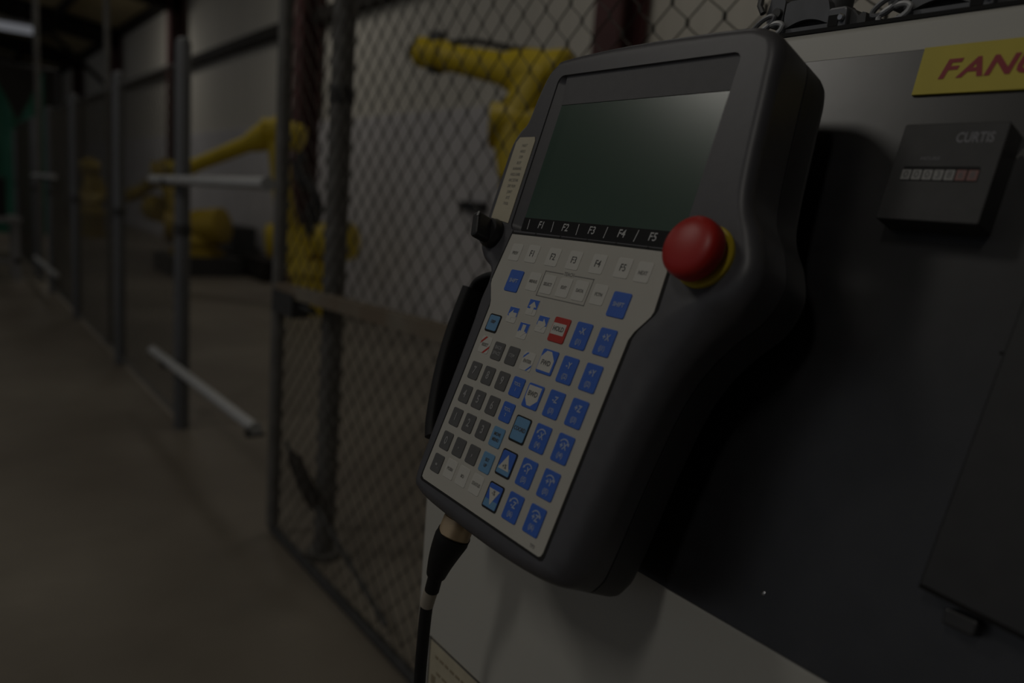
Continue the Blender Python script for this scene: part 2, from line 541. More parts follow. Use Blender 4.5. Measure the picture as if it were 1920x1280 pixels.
def robot(label, foot, turret_z, shoulder, elbow, forearm, wrist, s, motors=(), gripper=None, color=M_yel, pedestal=None, fstart=None, fk=1.0, lk=1.0):
    t = thing('robot_arm', label, 'robot', (foot[0], foot[1], 0), 'yellow robot arms in the cells')
    fx, fy = foot
    V3 = Vector
    sh, el, fo, wr = V3(shoulder), V3(elbow), V3(forearm), V3(wrist)
    pz = pedestal or 0.0
    if pedestal:
        MB().box((fx - 0.4 * s, fy - 0.4 * s, 0), (fx + 0.4 * s, fy + 0.4 * s, pz)).build('pedestal', M_darkg, t)
    MB().lathe((fx, fy, pz), (0, 0, 1), [(0, 0.30 * s), (0.06 * s, 0.30 * s), (0.07 * s, 0.24 * s), (max(turret_z - pz - 0.12 * s, 0.1), 0.22 * s)], 24).build('base', color, t)
    mb = MB().lathe((fx, fy, turret_z - 0.12 * s), (0, 0, 1), [(0, 0.27 * s), (0.05 * s, 0.27 * s), (0.16 * s, 0.2 * s)], 24)
    side = (V3((fx, fy, 0)) - V3((0, 0, 0))).cross(V3((0, 0, 1))).normalized()
    mb.tube([sh - side * 0.2 * s, sh + side * 0.2 * s], 0.17 * s, 20)
    mb.tube([V3((fx, fy, turret_z)), sh], [0.2 * s, 0.16 * s], 16)
    mb.build('turret', color, t)
    d = el - sh
    la = MB().tube([sh, sh + d * 0.08, sh + d * 0.3, sh + d * 0.92, el], [0.13 * s, 0.14 * s, 0.10 * s * lk, 0.105 * s * lk, 0.10 * s * lk], 16)
    la.tube([el - side * 0.15 * s, el + side * 0.15 * s], 0.13 * s, 20)
    la.build('lower_arm', color, t)
    if fstart:
        MB().tube([el, V3(fstart)], [0.12 * s, 0.14 * s], 16).build('elbow_link', color, t)
        el = V3(fstart)
    f = fo - el
    mb = MB().tube([el - f.normalized() * 0.16 * s, el - f.normalized() * 0.1 * s, el + f * 0.12, el + f * 0.3], [0.08 * s * fk, 0.15 * s, 0.15 * s, 0.10 * s * fk], 16)
    mb.build('elbow_housing', color, t)
    mb = MB().tube([el + f * 0.25, el + f * 0.32, el + f * 0.93, fo], [0.105 * s * fk, 0.085 * s * fk, 0.07 * s * fk, 0.085 * s * fk], 16)
    mb.build('forearm', color, t)
    w = wr - fo
    mb = MB().tube([fo + w * 0.05, fo + w * 0.1, wr - w * 0.1, wr], [0.06 * s * fk, 0.085 * s * fk, 0.08 * s * fk, 0.05 * s * fk], 16)
    mb.build('wrist', color, t)
    MB().tube([wr, wr + w.normalized() * 0.05 * s], 0.045 * s, 14).build('tool_flange', M_darkg, t)
    for a, b, r, blk in motors:
        a, b = V3(a), V3(b)
        u = (b - a).normalized()
        MB().tube([a, b - u * 0.02, b], [r, r, r * 0.75], 16).build('motor', M_blacks if blk else color, t)
    if gripper:
        for pts, r in gripper:
            MB().tube(open_spline(pts, 6), r, 8).build('cable_hose', M_blacks, t)
    return t


robot('yellow robot arm with level forearm just behind the gate mesh', (2.42, 2.92), 0.95, (2.40, 3.06, 1.12), (2.385, 3.22, 1.64),
      (2.30, 3.80, 2.02), (2.225, 3.98, 2.055), 0.86, fstart=(2.50, 3.20, 1.90), fk=1.18, lk=1.35,
      motors=(((2.28, 3.84, 2.04), (2.27, 3.86, 2.15), 0.05, True), ((2.27, 3.84, 1.99), (2.27, 3.85, 1.93), 0.045, True), ((2.49, 3.10, 1.93), (2.52, 3.0, 1.93), 0.09, False), ((2.42, 3.33, 1.75), (2.38, 3.36, 1.76), 0.045, True)),
      gripper=(([(2.30, 3.76, 2.09), (2.36, 3.6, 2.09), (2.44, 3.4, 2.05), (2.5, 3.2, 2.02)], 0.015),))
robot('yellow robot arm reaching up to the left behind the fence opening', (3.15, 7.6), 0.50, (2.97, 7.83, 0.70), (2.92, 8.10, 1.80),
      (2.28, 8.90, 1.38), (2.13, 9.14, 1.34), 1.0,
      motors=(((3.2, 7.45, 0.74), (3.37, 7.15, 0.765), 0.19, False), ((2.98, 7.9, 0.70), (2.79, 7.98, 0.68), 0.17, False), ((2.95, 8.0, 1.80), (3.10, 7.84, 1.74), 0.14, False), ((2.99, 8.03, 1.95), (3.0, 8.02, 2.06), 0.05, True)),
      gripper=(([(3.06, 7.75, 1.6), (3.02, 7.72, 1.35), (3.14, 7.6, 1.2), (3.1, 7.6, 0.95), (3.2, 7.55, 0.85)], 0.05), ([(3.0, 7.8, 1.5), (3.1, 7.62, 1.30), (3.18, 7.55, 1.05), (3.1, 7.6, 0.8)], 0.045), ([(2.88, 8.06, 1.7), (2.9, 8.0, 1.4), (2.93, 7.96, 1.15)], 0.03)))
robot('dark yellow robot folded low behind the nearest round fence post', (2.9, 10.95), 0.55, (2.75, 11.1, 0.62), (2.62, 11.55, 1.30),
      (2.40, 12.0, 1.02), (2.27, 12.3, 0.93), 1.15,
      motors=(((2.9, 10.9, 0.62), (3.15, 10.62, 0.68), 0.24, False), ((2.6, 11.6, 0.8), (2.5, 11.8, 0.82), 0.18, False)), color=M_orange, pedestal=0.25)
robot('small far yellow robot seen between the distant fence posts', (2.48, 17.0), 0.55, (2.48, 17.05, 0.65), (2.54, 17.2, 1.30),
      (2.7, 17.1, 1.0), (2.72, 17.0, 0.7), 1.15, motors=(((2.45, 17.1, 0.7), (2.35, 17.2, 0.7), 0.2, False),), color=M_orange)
wb = thing('wall_box', 'small black box fixed to the pale wall left of the selector knob', 'box', (XW - 0.09, 5.9, 1.205))
MB().box((XW - 0.13, 5.72, 1.165), (XW - 0.05, 6.08, 1.25)).build('housing', M_blacks, wb)
MB().box((XW - 0.14, 5.72, 1.24), (XW - 0.05, 6.08, 1.255)).build('lid', M_black, wb)
mc = thing('machine_bed', 'low dark grey machine bed along the wall under the far robots', 'machine', (3.7, 11.6, 0))
mb = MB().box((3.45, 9.9, 0.0), (3.95, 13.4, 0.16)).box((3.5, 10.0, 0.16), (3.9, 13.3, 0.26))
mb.build('bed', M_girt, mc)
MB().box((3.5, 11.4, 0.26), (3.85, 12.6, 0.62)).build('housing', M_darkg, mc)

# far end of the aisle
ct = thing('welding_curtain', 'green welding curtain hanging in folds at the far left', 'curtain', (0.95, 13.6, 0))


def curtain_panel(x0, x1, z0, ztop):
    mb = MB()
    n, m = 28, 14
    vs, fs = [], []
    for lay in (0, 1):
        for j in range(m + 1):
            for i in range(n + 1):
                a = i / n
                x = x0 + (x1 - x0) * a
                zt = ztop(a)
                z = z0 + (zt - z0) * j / m
                y = 13.6 + 0.05 * math.sin(a * 22 + 0.6 * math.sin(j)) + 0.006 * lay
                vs.append((x, y, z))
    w = (n + 1) * (m + 1)
    for j in range(m):
        for i in range(n):
            q = j * (n + 1) + i
            fs.append((q, q + 1, q + n + 2, q + n + 1))
            fs.append((w + q, w + q + n + 1, w + q + n + 2, w + q + 1))
    for i in range(n):
        fs += [(i, w + i, w + i + 1, i + 1), (m * (n + 1) + i, m * (n + 1) + i + 1, w + m * (n + 1) + i + 1, w + m * (n + 1) + i)]
    for j in range(m):
        a, b = j * (n + 1), j * (n + 1) + n
        fs += [(a, a + n + 1, w + a + n + 1, w + a), (b, w + b, w + b + n + 1, b + n + 1)]
    mb.add(vs, fs)
    return mb


curtain_panel(0.55, 1.42, 0.25, lambda a: 2.62 - 0.75 * max(0.0, 1 - abs(a - 0.62) / 0.36) ** 0.9).build('sheet', M_green, ct)
MB().tube([(0.45, 13.62, 2.66), (1.6, 13.62, 2.66)], 0.02, 8).build('hanging_rail', M_darkg, ct)
for x in (0.45, 1.6):
    MB().tube([(x, 13.62, 0), (x, 13.62, 2.66)], 0.025, 8).build('stand_pole', M_darkg, ct)
wt = thing('work_table', 'grey metal table standing at the far left of the aisle', 'table', (0.5, 10.2, 0))
MB().box((-0.1, 9.9, 0.64), (0.80, 10.5, 0.69)).build('tabletop', M_grey, wt)
for x in (-0.05, 0.72):
    for y in (9.93, 10.43):
        MB().box((x, y, 0), (x + 0.06, y + 0.06, 0.64)).build('leg', M_grey, wt)
MB().box((-0.05, 9.93, 0.2), (0.78, 9.97, 0.25)).build('stretcher', M_grey, wt)
eb = thing('equipment_case', 'black equipment case standing on the far grey table', 'case', (0.45, 10.2, 0.69))
cb = MB()
rbox(cb, (0.42, 10.2, 0.69), 0.5, 0.4, 0.42, 0.03, lambda a, b, d: (a, b, d))
cb.build('body', M_black, eb)
MB().tube([(0.3, 10.2, 1.11), (0.33, 10.2, 1.15), (0.5, 10.2, 1.15), (0.53, 10.2, 1.11)], 0.012, 8).build('handle', M_darkg, eb)
sl = thing('strip_light', 'lit white strip lamp hanging from the roof at the far left', 'lamp', (1.6, 21.5, 4.25))
lm = MB()
rbox(lm, (0, 0, 0), 1.35, 0.30, 0.14, 0.05, lambda a, b, d: (1.42 + a, 21.5 + b, 4.35 - d))
lm.build('diffuser', M_tube, sl)
MB().box((0.74, 21.38, 4.35), (2.1, 21.62, 4.45)).build('housing', M_grey, sl)
for x in (1.0, 1.85):
    MB().tube([(x, 21.5, 4.45), (x, 21.5, roof(x) - 0.02)], 0.012, 6).build('hanger_rod', M_darkg, sl)

# ------------------------------------------------------------------ controller cabinet
TP = math.radians(18.0)
SX, SZ = math.sin(TP), math.cos(TP)
PX, PZ = 0.4262, 0.979                                   # lower edge of the sloping operator panel


def panel(y, s, o):
    """point on the sloping panel: place along the aisle, distance up the slope, height off the panel"""
    return (PX + s * SX - o * SZ, y, PZ + s * SZ + o * SX)


cab = thing('controller_cabinet', 'white robot controller cabinet with black sloping operator panel', 'cabinet', (0.65, 0.0, 0))
top = panel(0, 0.4435, 0)
prof = [(PX, 0.0), (PX, PZ), (top[0], top[2]), (top[0] + 0.006, top[2] + 0.003), (0.92, top[2] + 0.003), (0.92, 0.0)]
mb = MB().prism(prof, -0.95, 0.688, lambda a, b, d: (a, d, b))
body = mb.build('body', M_white, cab, angle=20)
bv = body.modifiers.new('edge', 'BEVEL')
bv.width, bv.segments, bv.limit_method, bv.angle_limit = 0.0035, 3, 'ANGLE', math.radians(15)
mb = MB()
rbox(mb, (0.01, 0.2105, 0), 1.31, 0.418, 0.0022, 0.003, lambda a, b, d: panel(a, b, d), 0.0006)
opanel = mb.build('operator_panel', M_panel, cab, label='black operator panel with scuffs')
MB().box((top[0] + 0.002, -0.95, top[2] + 0.0020), (0.9, 0.688, top[2] + 0.0050)).build('lid_gasket', M_gasket, cab, label='black gasket along the top edge')

# maker's badge with its red italic lettering
ycor = lambda y, s, o: panel(-y, s, o)
mb = MB()
mb.prism([(-0.2808, 0.4190), (-0.2794, 0.3845), (-0.13, 0.3830), (-0.13, 0.4190)], 0.0023, 0.0042, lambda a, b, d: panel(-a, b, d))
badge = mb.build('badge', M_signy, cab, label='yellow badge with red lettering')
mb = MB()
x = -0.2668
for ch, w in (('F', 0.0143), ('A', 0.0163), ('N', 0.0168), ('U', 0.0160), ('C', 0.0155)):
    lettering(mb, ch, 0.0188, x + w / 2 - 0.001, 0.4008, 0.0045, bold=0.0006, shear=0.22, sx=1.16, fr=lambda a, b, d: panel(-a, b, d))
    x += w
mb.build('lettering', M_signr, badge)

# hour meter
pf = lambda a, b, d: panel(-a, b, d)
mb = MB()
rbox(mb, (-0.2343, 0.3213, 0.0022), 0.0630, 0.0652, 0.0208, 0.0016, pf, 0.0009)
meter = mb.build('hour_meter', M_meter, cab, label='square black hour meter with a counter window')
mb = MB()
rbox(mb, (-0.2345, 0.3200, 0.0231), 0.0460, 0.0095, 0.0002, 0.0006, pf, 0.00005)
mb.build('window', M_gasket, meter)
for k in range(7):
    mb = MB()
    rbox(mb, (-0.2546 + k * 0.0067, 0.3190, 0.0233), 0.0058, 0.0068, 0.0004, 0.0004, pf, 0.0001)
    wheel = mb.build('counter_wheel', M_counter if k < 5 else M_counterr, meter)
mb = MB()
for k, ch in enumerate('0003868'):
    lettering(mb, ch, 0.0064, -0.2546 + k * 0.0067, 0.3190, 0.02378, bold=0.00012, fr=pf)
mb.build('lettering', mat('worn_counter_print', (0.14, 0.14, 0.14), 0.6), meter, label='counter digits')
mb = MB()
lettering(mb, 'CURTIS', 0.0092, -0.2202, 0.3435, 0.02312, bold=0.0002, sx=0.72, fr=pf)
lettering(mb, 'HOURS', 0.0030, -0.243, 0.3300, 0.02312, sx=1.2, fr=pf)
mb.build('lettering', mat('worn_grey_print', (0.24, 0.24, 0.26), 0.6), meter, label='maker name in worn grey print')

# lettering, slots and cover on the panel
mb = MB()
lettering(mb, 'A', 0.0085, -0.2000, 0.3420, 0.0024, bold=0.0003, fr=pf)
mb.build('lettering', mat('faded_white_print', (0.16, 0.16, 0.15), 0.6), cab, label='faded white letter at the panel edge')
for y, s in ((0.1748, 0.2198), (0.1705, 0.2314)):
    mb = MB()
    rbox(mb, (-y, s, 0.0021), 0.007, 0.0022, 0.0003, 0.001, pf, 0.0001)
    mb.build('slot', M_gasket, cab)
mb = MB().lathe(panel(0.2686, 0.0317, 0.002), (-SZ, 0, SX), [(0, 0.0016), (0.0006, 0.0014), (0.001, 0.0007)], 12)
mb.build('bolt_head', M_steel, cab)
mb = MB()
q = [(-0.1745, 0.0780), (-0.11, 0.0740), (-0.11, 0.2500), (-0.1690, 0.2500)]
n = len(q)
cx, cy = -0.14, 0.16
vs = [panel(-a, b, 0.002) for a, b in q] + [panel(-a, b, 0.018) for a, b in q] + [panel(-(cx + (a - cx) * 0.93), cy + (b - cy) * 0.965, 0.022) for a, b in q]
fs = [(0, 3, 2, 1), (8, 9, 10, 11)] + [(k * 4 + i, k * 4 + (i + 1) % 4, k * 4 + 4 + (i + 1) % 4, k * 4 + 4 + i) for k in (0, 1) for i in range(4)]
mb.add(vs, fs)
cover = mb.build('panel_cover', M_cover, cab, label='long black cover low on the panel', angle=20)
mb = MB()
rbox(mb, (-0.1515, 0.0690, 0.002), 0.017, 0.009, 0.012, 0.002, pf)
mb.build('cover_latch', M_cover, cover)

# bracket that carries the pendant
mb = MB().prism([(0.498, 1.20), (0.5305, 1.30), (0.505, 1.30), (0.472, 1.21)], 0.38, 0.46, lambda a, b, d: (a, d, b))
mb.build('pendant_bracket', M_blacks, cab)

# warning label low on the white door
lf = lambda a, b, d: (PX - d, -a, b)
mb = MB()
rbox(mb, (-0.565, 0.712, 0), 0.19, 0.124, 0.0006, 0.002, lf, 0.0001)
wl = mb.build('warning_label', M_label, cab, label='cream warning label with black border')
mb = MB()
for (a0, a1, b0, b1) in ((-0.66, -0.47, 0.7718, 0.7740), (-0.66, -0.47, 0.650, 0.652), (-0.66, -0.658, 0.65, 0.774), (-0.472, -0.47, 0.65, 0.774)):
    mb.box((PX - 0.0012, -a1, b0), (PX - 0.0004, -a0, b1))
mb.build('border', M_tdark, wl)
mb = MB()
rr = random.Random(3)
for row in range(3):
    a = -0.646 + row * 0.004
    while a < -0.49:
        w = rr.uniform(0.004, 0.010)
        mb.box((PX - 0.0011, -(a + w), 0.7545 - row * 0.018), (PX - 0.0005, -a, 0.7575 - row * 0.018))
        a += w + 0.0035
mb.box((PX - 0.0011, 0.644, 0.722), (PX - 0.0005, 0.652, 0.732))
mb.build('lettering', mat('brown_print', (0.30, 0.25, 0.17), 0.6), wl)


# ------------------------------------------------------------------ heavy connectors plugged in on the cabinet top
def connector(yc, label):
    z0 = top[2] + 0.0050
    t = thing('cable_connector', label, 'connector', (0.60, yc, z0), 'grey cable connectors on the cabinet top')
    f = lambda a, b, d: (0.578 + d, yc - a, z0 + b)
    mb = MB()
    mb.prism([(-0.030, 0), (0.036, 0), (0.036, 0.0045), (0.020, 0.0065), (-0.018, 0.0065), (-0.030, 0.0050)], 0.0, 0.045, f)
    mb.build('base_housing', M_cast, t, angle=20)
    MB().prism([(-0.020, 0.0), (0.024, 0.0), (0.024, 0.018), (-0.020, 0.018)], 0.005, 0.04, f).build('seal', M_black, t)
    poly = []
    for k in range(15):
        a = -0.0195 + 0.0405 * k / 14
        poly.append((a, 0.0068 + 0.0052 * max(0.0, 1 - ((a - 0.0008) / 0.019) ** 2)))
    poly += [(0.0215, 0.0150), (0.0190, 0.0235), (0.0150, 0.0280), (-0.0150, 0.0285), (-0.0195, 0.0270), (-0.0205, 0.0160)]
    hood = MB().prism(poly, 0.0, 0.045, f).build('hood', M_cast, t, angle=25)
    b2 = hood.modifiers.new('edge', 'BEVEL')
    b2.width, b2.segments, b2.limit_method, b2.angle_limit = 0.0035, 3, 'ANGLE', math.radians(40)
    MB().tube([f(0.012, 0.022, 0.020), f(0.016, 0.040, 0.020), f(0.016, 0.046, 0.020)], [0.014, 0.012, 0.011], 20).build('cable_gland', M_castd, t)
    MB().tube([f(0.016, 0.044, 0.020), f(0.016, 0.10, 0.03), f(0.016, 0.14, 0.08), f(0.016, 0.13, 0.16)], 0.0095, 14).build('cable', M_black, t)
    # right locking block with its square pocket and pin, then the dark end clip
    mb = MB()
    rbox(mb, (0.0290, 0.0092, -0.002), 0.0165, 0.0165, 0.040, 0.003, lambda a, b, d: f(a, b, 0.036 - d))
    lb = mb.build('locking_block', M_cast, t)
    mb = MB()
    rbox(mb, (0.0265, 0.0072, 0), 0.0085, 0.0085, 0.0004, 0.0008, lambda a, b, d: f(a, b, -0.0022 - d), 0.0001)
    mb.build('pocket', M_gasket, lb)
    MB().tube([f(0.0336, 0.0085, 0.0), f(0.0336, 0.0085, -0.004), f(0.0336, 0.0085, -0.0048)], [0.0030, 0.0030, 0.0020], 14).build('pivot_pin', M_steel, lb)
    MB().prism([(0.0372, 0.001), (0.0500, 0.001), (0.0500, 0.0115), (0.0470, 0.0125), (0.0440, 0.0100), (0.0400, 0.0150), (0.0372, 0.0150)], 0.004, 0.034, f).build('end_clip', M_castd, t, angle=20)
    # left locking lever: bracket, pin and bent wire loops
    mb = MB()
    mb.prism([(-0.0380, 0.0110), (-0.0235, 0.0085), (-0.0225, 0.0300), (-0.0290, 0.0380), (-0.0365, 0.0340), (-0.0400, 0.0200)], 0.002, 0.03, f)
    lv = mb.build('locking_lever', M_cast, t, angle=20)
    for cx_, cz_, rx, rz, tilt, m_, r_ in ((-0.0300, 0.0055, 0.0120, 0.0052, 0.30, M_bar, 0.0021), (-0.0370, 0.0115, 0.0110, 0.0042, 0.50, M_cast, 0.0022)):
        pts = []
        for k in range(24):
            a = 2 * math.pi * k / 24
            x_, z_ = rx * math.cos(a), rz * math.sin(a)
            pts.append(f(cx_ + x_ * math.cos(tilt) - z_ * math.sin(tilt), cz_ + x_ * math.sin(tilt) + z_ * math.cos(tilt), -0.004))
        MB().tube(pts, r_, 8, closed=True).build('wire_loop', m_, lv)
    MB().tube([f(-0.0275, 0.0205, 0.004), f(-0.0275, 0.0205, -0.002)], 0.0040, 14).build('pivot_pin', M_castd, lv)
    MB().tube([f(-0.0440, 0.040, -0.001), f(-0.0440, 0.028, -0.003), f(-0.0400, 0.0215, -0.003)], 0.0026, 8).build('lever_tip', M_castd, lv)
    return t


connector(0.396, 'grey cable connector nearest the pendant on the cabinet top')
connector(0.2895, 'middle grey cable connector on the cabinet top above the badge')
connector(0.183, 'grey cable connector at the right edge of the cabinet top')

# ------------------------------------------------------------------ teach pendant (local axes: u right, v up the face, n out of the face)
PO = Vector((0.3708, 0.515, 1.147))
PV = Vector((0.3745, 0.0, 0.9272)).normalized()
PU = Vector((-0.0059, -1.0, 0.0024)).normalized()
PN = PU.cross(PV).normalized()
pen = bpy.data.objects.new('teach_pendant', None)
pen.empty_display_size = 0.05
COL.objects.link(pen)
pen.matrix_world = Matrix.Translation(PO) @ Matrix((PU, PV, PN)).transposed().to_4x4()
put(pen, 'charcoal handheld robot teach pendant with screen, beige keypad and red button', 'control pendant')


def lift(v):
    return 0.085 * max(0.0, v - 0.088)


def L(u, v, n=0.0):
    return (u, v, n + lift(v))


def W(u, v, n=0.0):
    return PO + PU * u + PV * v + PN * (n + lift(v))


E_ = [(-.028, .2485), (.05, .2520), (.150, .2510), (.178, .2470), (.1925, .2350), (.197, .205), (.203, .150), (.209, .124), (.222, .104), (.2295, .082), (.224, .060), (.210, .042),
      (.197, .020), (.188, -.010), (.183, -.060), (.180, -.118), (.176, -.141), (.160, -.1515), (.100, -.1540), (.030, -.1520), (-.012, -.1480), (-.0245, -.1370), (-.0270, -.100),
      (-.0290, -.050), (-.0310, 0.0), (-.0325, .025), (-.0315, .040), (-.0380, .052), (-.0560, .061), (-.0670, .074), (-.0700, .100), (-.0700, .140), (-.0690, .168), (-.0630, .182),
      (-.0560, .190), (-.0535, .210), (-.0485, .232), (-.0400, .2440)]
F_ = [(-.024, .2400), (.05, .2435), (.150, .2420), (.174, .2385), (.184, .2290), (.188, .203), (.194, .150), (.199, .124), (.209, .103), (.217, .083), (.209, .066), (.182, .048),
      (.167, .030), (.159, .010), (.1572, -.060), (.1572, -.118), (.1555, -.136), (.149, -.1425), (.100, -.1450), (.030, -.1430), (-.008, -.1405), (-.0160, -.1335), (-.0185, -.100),
      (-.0205, -.050), (-.0230, 0.0), (-.0262, .022), (-.0262, .042), (-.0320, .056), (-.0510, .068), (-.0605, .080), (-.0635, .102), (-.0635, .140), (-.0625, .165), (-.0575, .176),
      (-.0500, .186), (-.0470, .208), (-.0425, .228), (-.0350, .2365)]
PER = 6
ef = spline([(a, b, c, d) for (a, b), (c, d) in zip(E_, F_)], PER)
NE = len(ef)


def ring(t, n):
    """t=0 front face outline, t=1 full outline"""
    return [(p[2] + (p[0] - p[2]) * t, p[3] + (p[1] - p[3]) * t, n) for p in ef]


def hloc(p):
    return min(0.022, max(0.009, math.hypot(p[0] - p[2], p[1] - p[3])))


rings = []
STEP = 7
for k in range(STEP):
    a = math.pi / 2 * k / (STEP - 1)
    rings.append([(p[2] + (p[0] - p[2]) * math.sin(a), p[3] + (p[1] - p[3]) * math.sin(a), -hloc(p) * (1 - math.cos(a))) for p in ef])
rings.append([(p[0], p[1], -0.0365) for p in ef])
rings.append([(p[0] * 0.99 + .0007, p[1] * 0.992 + .0004, -0.0372) for p in ef])


def recess(r=0.007, n=5, x0=-.0283, x1=.1655, y0=.0885, y1=.2298):
    return [((x0 + x1) / 2 + a, (y0 + y1) / 2 + b) for a, b in rounded(x1 - x0, y1 - y0, r, n)]


hole = recess()
mb = MB()
vs = [L(*p) for r in rings for p in r]
fs = []
for k in range(len(rings) - 1):
    fs += [(k * NE + i, k * NE + (i + 1) % NE, (k + 1) * NE + (i + 1) % NE, (k + 1) * NE + i) for i in range(NE)]
nv = len(vs)
NH = len(hole)
vs += [L(a, b, 0) for a, b in hole] + [L(a + (0.0003 if a < -0.015 else 0.0), b, -0.0012) for a, b in hole] + [L(a + (0.0105 if a < -0.015 else 0.0), b, -0.009) for a, b in hole]
for k in (0, 1):
    fs += [(nv + k * NH + i, nv + k * NH + (i + 1) % NH, nv + (k + 1) * NH + (i + 1) % NH, nv + (k + 1) * NH + i) for i in range(NH)]
tri = tessellate_polygon([[Vector((p[2], p[3], 0)) for p in ef], [Vector((a, b, 0)) for a, b in reversed(hole)]])
rev = list(reversed(range(NH)))
idx = list(range(NE)) + [nv + i for i in rev]
fs += [tuple(idx[i] for i in t) for t in tri]
mb.add(vs, fs)
front = mb.build('front_housing', M_house, pen, angle=32)
bm = bmesh.new()
bm.from_mesh(front.data)
bmesh.ops.remove_doubles(bm, verts=bm.verts, dist=1e-6)
bm.to_mesh(front.data)
bm.free()
wn = front.modifiers.new('weighted', 'WEIGHTED_NORMAL')
wn.keep_sharp = True
wn.weight = 80

mb = MB()
br = [[(p[0], p[1], -0.0380) for p in ef], [(p[0], p[1], -0.0600) for p in ef]]
for k in range(1, 6):
    a = math.pi / 2 * k / 5
    f_ = 0.014 * (1 - math.cos(a))
    br.append([(p[0] - (p[0] - 0.08) * f_ / 0.12, p[1] - (p[1] - 0.05) * f_ / 0.2, -0.060 - 0.014 * math.sin(a)) for p in ef])
vs = [L(*p) for r in br for p in r]
fs = []
for k in range(len(br) - 1):
    fs += [(k * NE + i, k * NE + (i + 1) % NE, (k + 1) * NE + (i + 1) % NE, (k + 1) * NE + i) for i in range(NE)]
for base_i, r in ((0, br[0]), ((len(br) - 1) * NE, br[-1])):
    fs += [tuple(base_i + i for i in t) for t in tessellate_polygon([[Vector((p[0], p[1], 0)) for p in r]])]
mb.add(vs, fs)
mb.build('back_housing', M_houseb, pen, angle=40)

pl = lambda a, b, d: L(a, b, d)
# screen, bezel plate and function strip at the bottom of the recess
mb = MB().box((-.0205, .2056, 0), (.1660, .2305, 0.003))
mb.v = [Vector(L(v.x, v.y, v.z - 0.0090 + (0.0036 if v.y > .22 and v.z > 0.001 else 0.0))) for v in mb.v]
mb.build('bezel_plate', M_bezel, pen, label='plain grey plate above the screen')
mb = MB().box((-.0205, .1030, 0), (.1660, .2056, 0.0025))
mb.v = [Vector(L(v.x, v.y, v.z - 0.0090)) for v in mb.v]
mb.build('screen_glass', M_glass, pen, label='blank dark green screen')
mb = MB().box((-.0205, .0880, 0), (.1660, .1030, 0.0028))
mb.v = [Vector(L(v.x, v.y, v.z - 0.0090)) for v in mb.v]
strip = mb.build('function_strip', M_strip, pen, label='black strip with key names below the screen')
mb = MB()
for i, u in enumerate((.0050, .0365, .0684, .1014, .1331)):
    lettering(mb, 'F%d' % (i + 1), 0.0088, u, .0975, 0, bold=0.0001, shear=0.12, sx=0.95)
for i, (u, sl_) in enumerate(((-.0120, -0.06), (.0205, -0.05), (.0520, 0.0), (.0845, 0.14), (.1170, 0.22))):
    pts = [(u + sl_ * (v - .0972) + 8.0 * (v - .0972) ** 2 * (-1 if sl_ < 0 else 0), v) for v in (.0927, .0950, .0972, .0994, .1017)]
    for (a, b), (c, d) in zip(pts, pts[1:]):
        mb.add([(a - .0004, b, 0), (a + .0004, b, 0), (c + .0004, d, 0), (c - .0004, d, 0)], [(0, 1, 2, 3)])
mb.v = [Vector(L(v.x, v.y, -0.0061)) for v in mb.v]
mb.build('lettering', M_twhite, strip)
for u in (-.022, .010, .042, .074, .106, .138):
    MB().box((u - .0006, .0862, -.001), (u + .0006, .0882, .0003)).build('notch', M_gasket, pen)

# keypad membrane
MEM = [(-.0205, .0847), (-.0232, .0420), (-.0220, .0380), (-.0130, .0240), (-.0112, .0190), (-.0099, -.0424), (-.0099, -.1310), (-.0092, -.1345), (-.0060, -.1358), (.1490, -.1380), (.1512, -.1370),
       (.1522, -.1340), (.1532, -.0043), (.1535, .0200), (.1560, .0265), (.1650, .0390), (.1662, .0430), (.1638, .0718), (.1600, .0815), (.1540, .0856), (.0670, .0856)]
mc_ = (0.07, -0.025)
big = [(a + math.copysign(.0023, a - mc_[0]), b + math.copysign(.0021, b - mc_[1])) for a, b in MEM]
MB().prism(big, -0.0005, 0.0003, pl).build('keypad_seam', M_gasket, pen)
MB().prism(MEM, -0.0004, 0.0008, pl).build('keypad_membrane', M_memb, pen)
KZ = 0.0003
CAPS = {}
DEEP = {}                                                # key name -> height of its top above KZ


def key(u, v, w, h, m, label=None, outline=False):
    kk = (round(w, 4), round(h, 4), m.name)
    dk = 0.0009 if m is M_keyw else 0.0013
    if kk not in CAPS:
        mb = MB()
        rbox(mb, (0, 0, 0), w, h, dk, 0.0016, lambda a, b, d: (a, b, d), 0.0004)
        o = mb.build('key', m, pen)
        CAPS[kk] = o.data
        o.location = (u, v, KZ)
    else:
        o = share('key', CAPS[kk], pen, (u, v, KZ))
    put(o, label)
    DEEP[o.name] = dk
    if outline:
        mb = MB()
        rbox(mb, (0, -0.0002, 0.0004), w + 0.0026, h + 0.0026, 0.0004, 0.002, lambda a, b, d: (a, b, d), 0.0001)
        _build(mb, 'key_outline', M_gasket, o, base=(0, 0, 0))
    return o


def print_on(k, m, pieces, extra=None):
    mb = MB()
    zt = DEEP[k.name] + 0.00022
    for p in pieces:
        s, size, x, y = p[:4]
        lettering(mb, s, size, x, y, zt, bold=(p[4] if len(p) > 4 else 0.00010), sx=(p[5] if len(p) > 5 else 0.85))
    if extra:
        for vs, fs in extra:
            mb.add([(x, y, zt) for x, y in vs], fs)
    return _build(mb, 'lettering', m, k, base=(0, 0, 0))


def plate(k, m, poly, name='key_print', z=0.00130):
    z += DEEP[k.name] - 0.0013
    mb = MB().prism(poly, z - 0.0003, z + 0.00006, lambda a, b, d: (a, b, d))
    return _build(mb, name, m, k, base=(0, 0, 0))


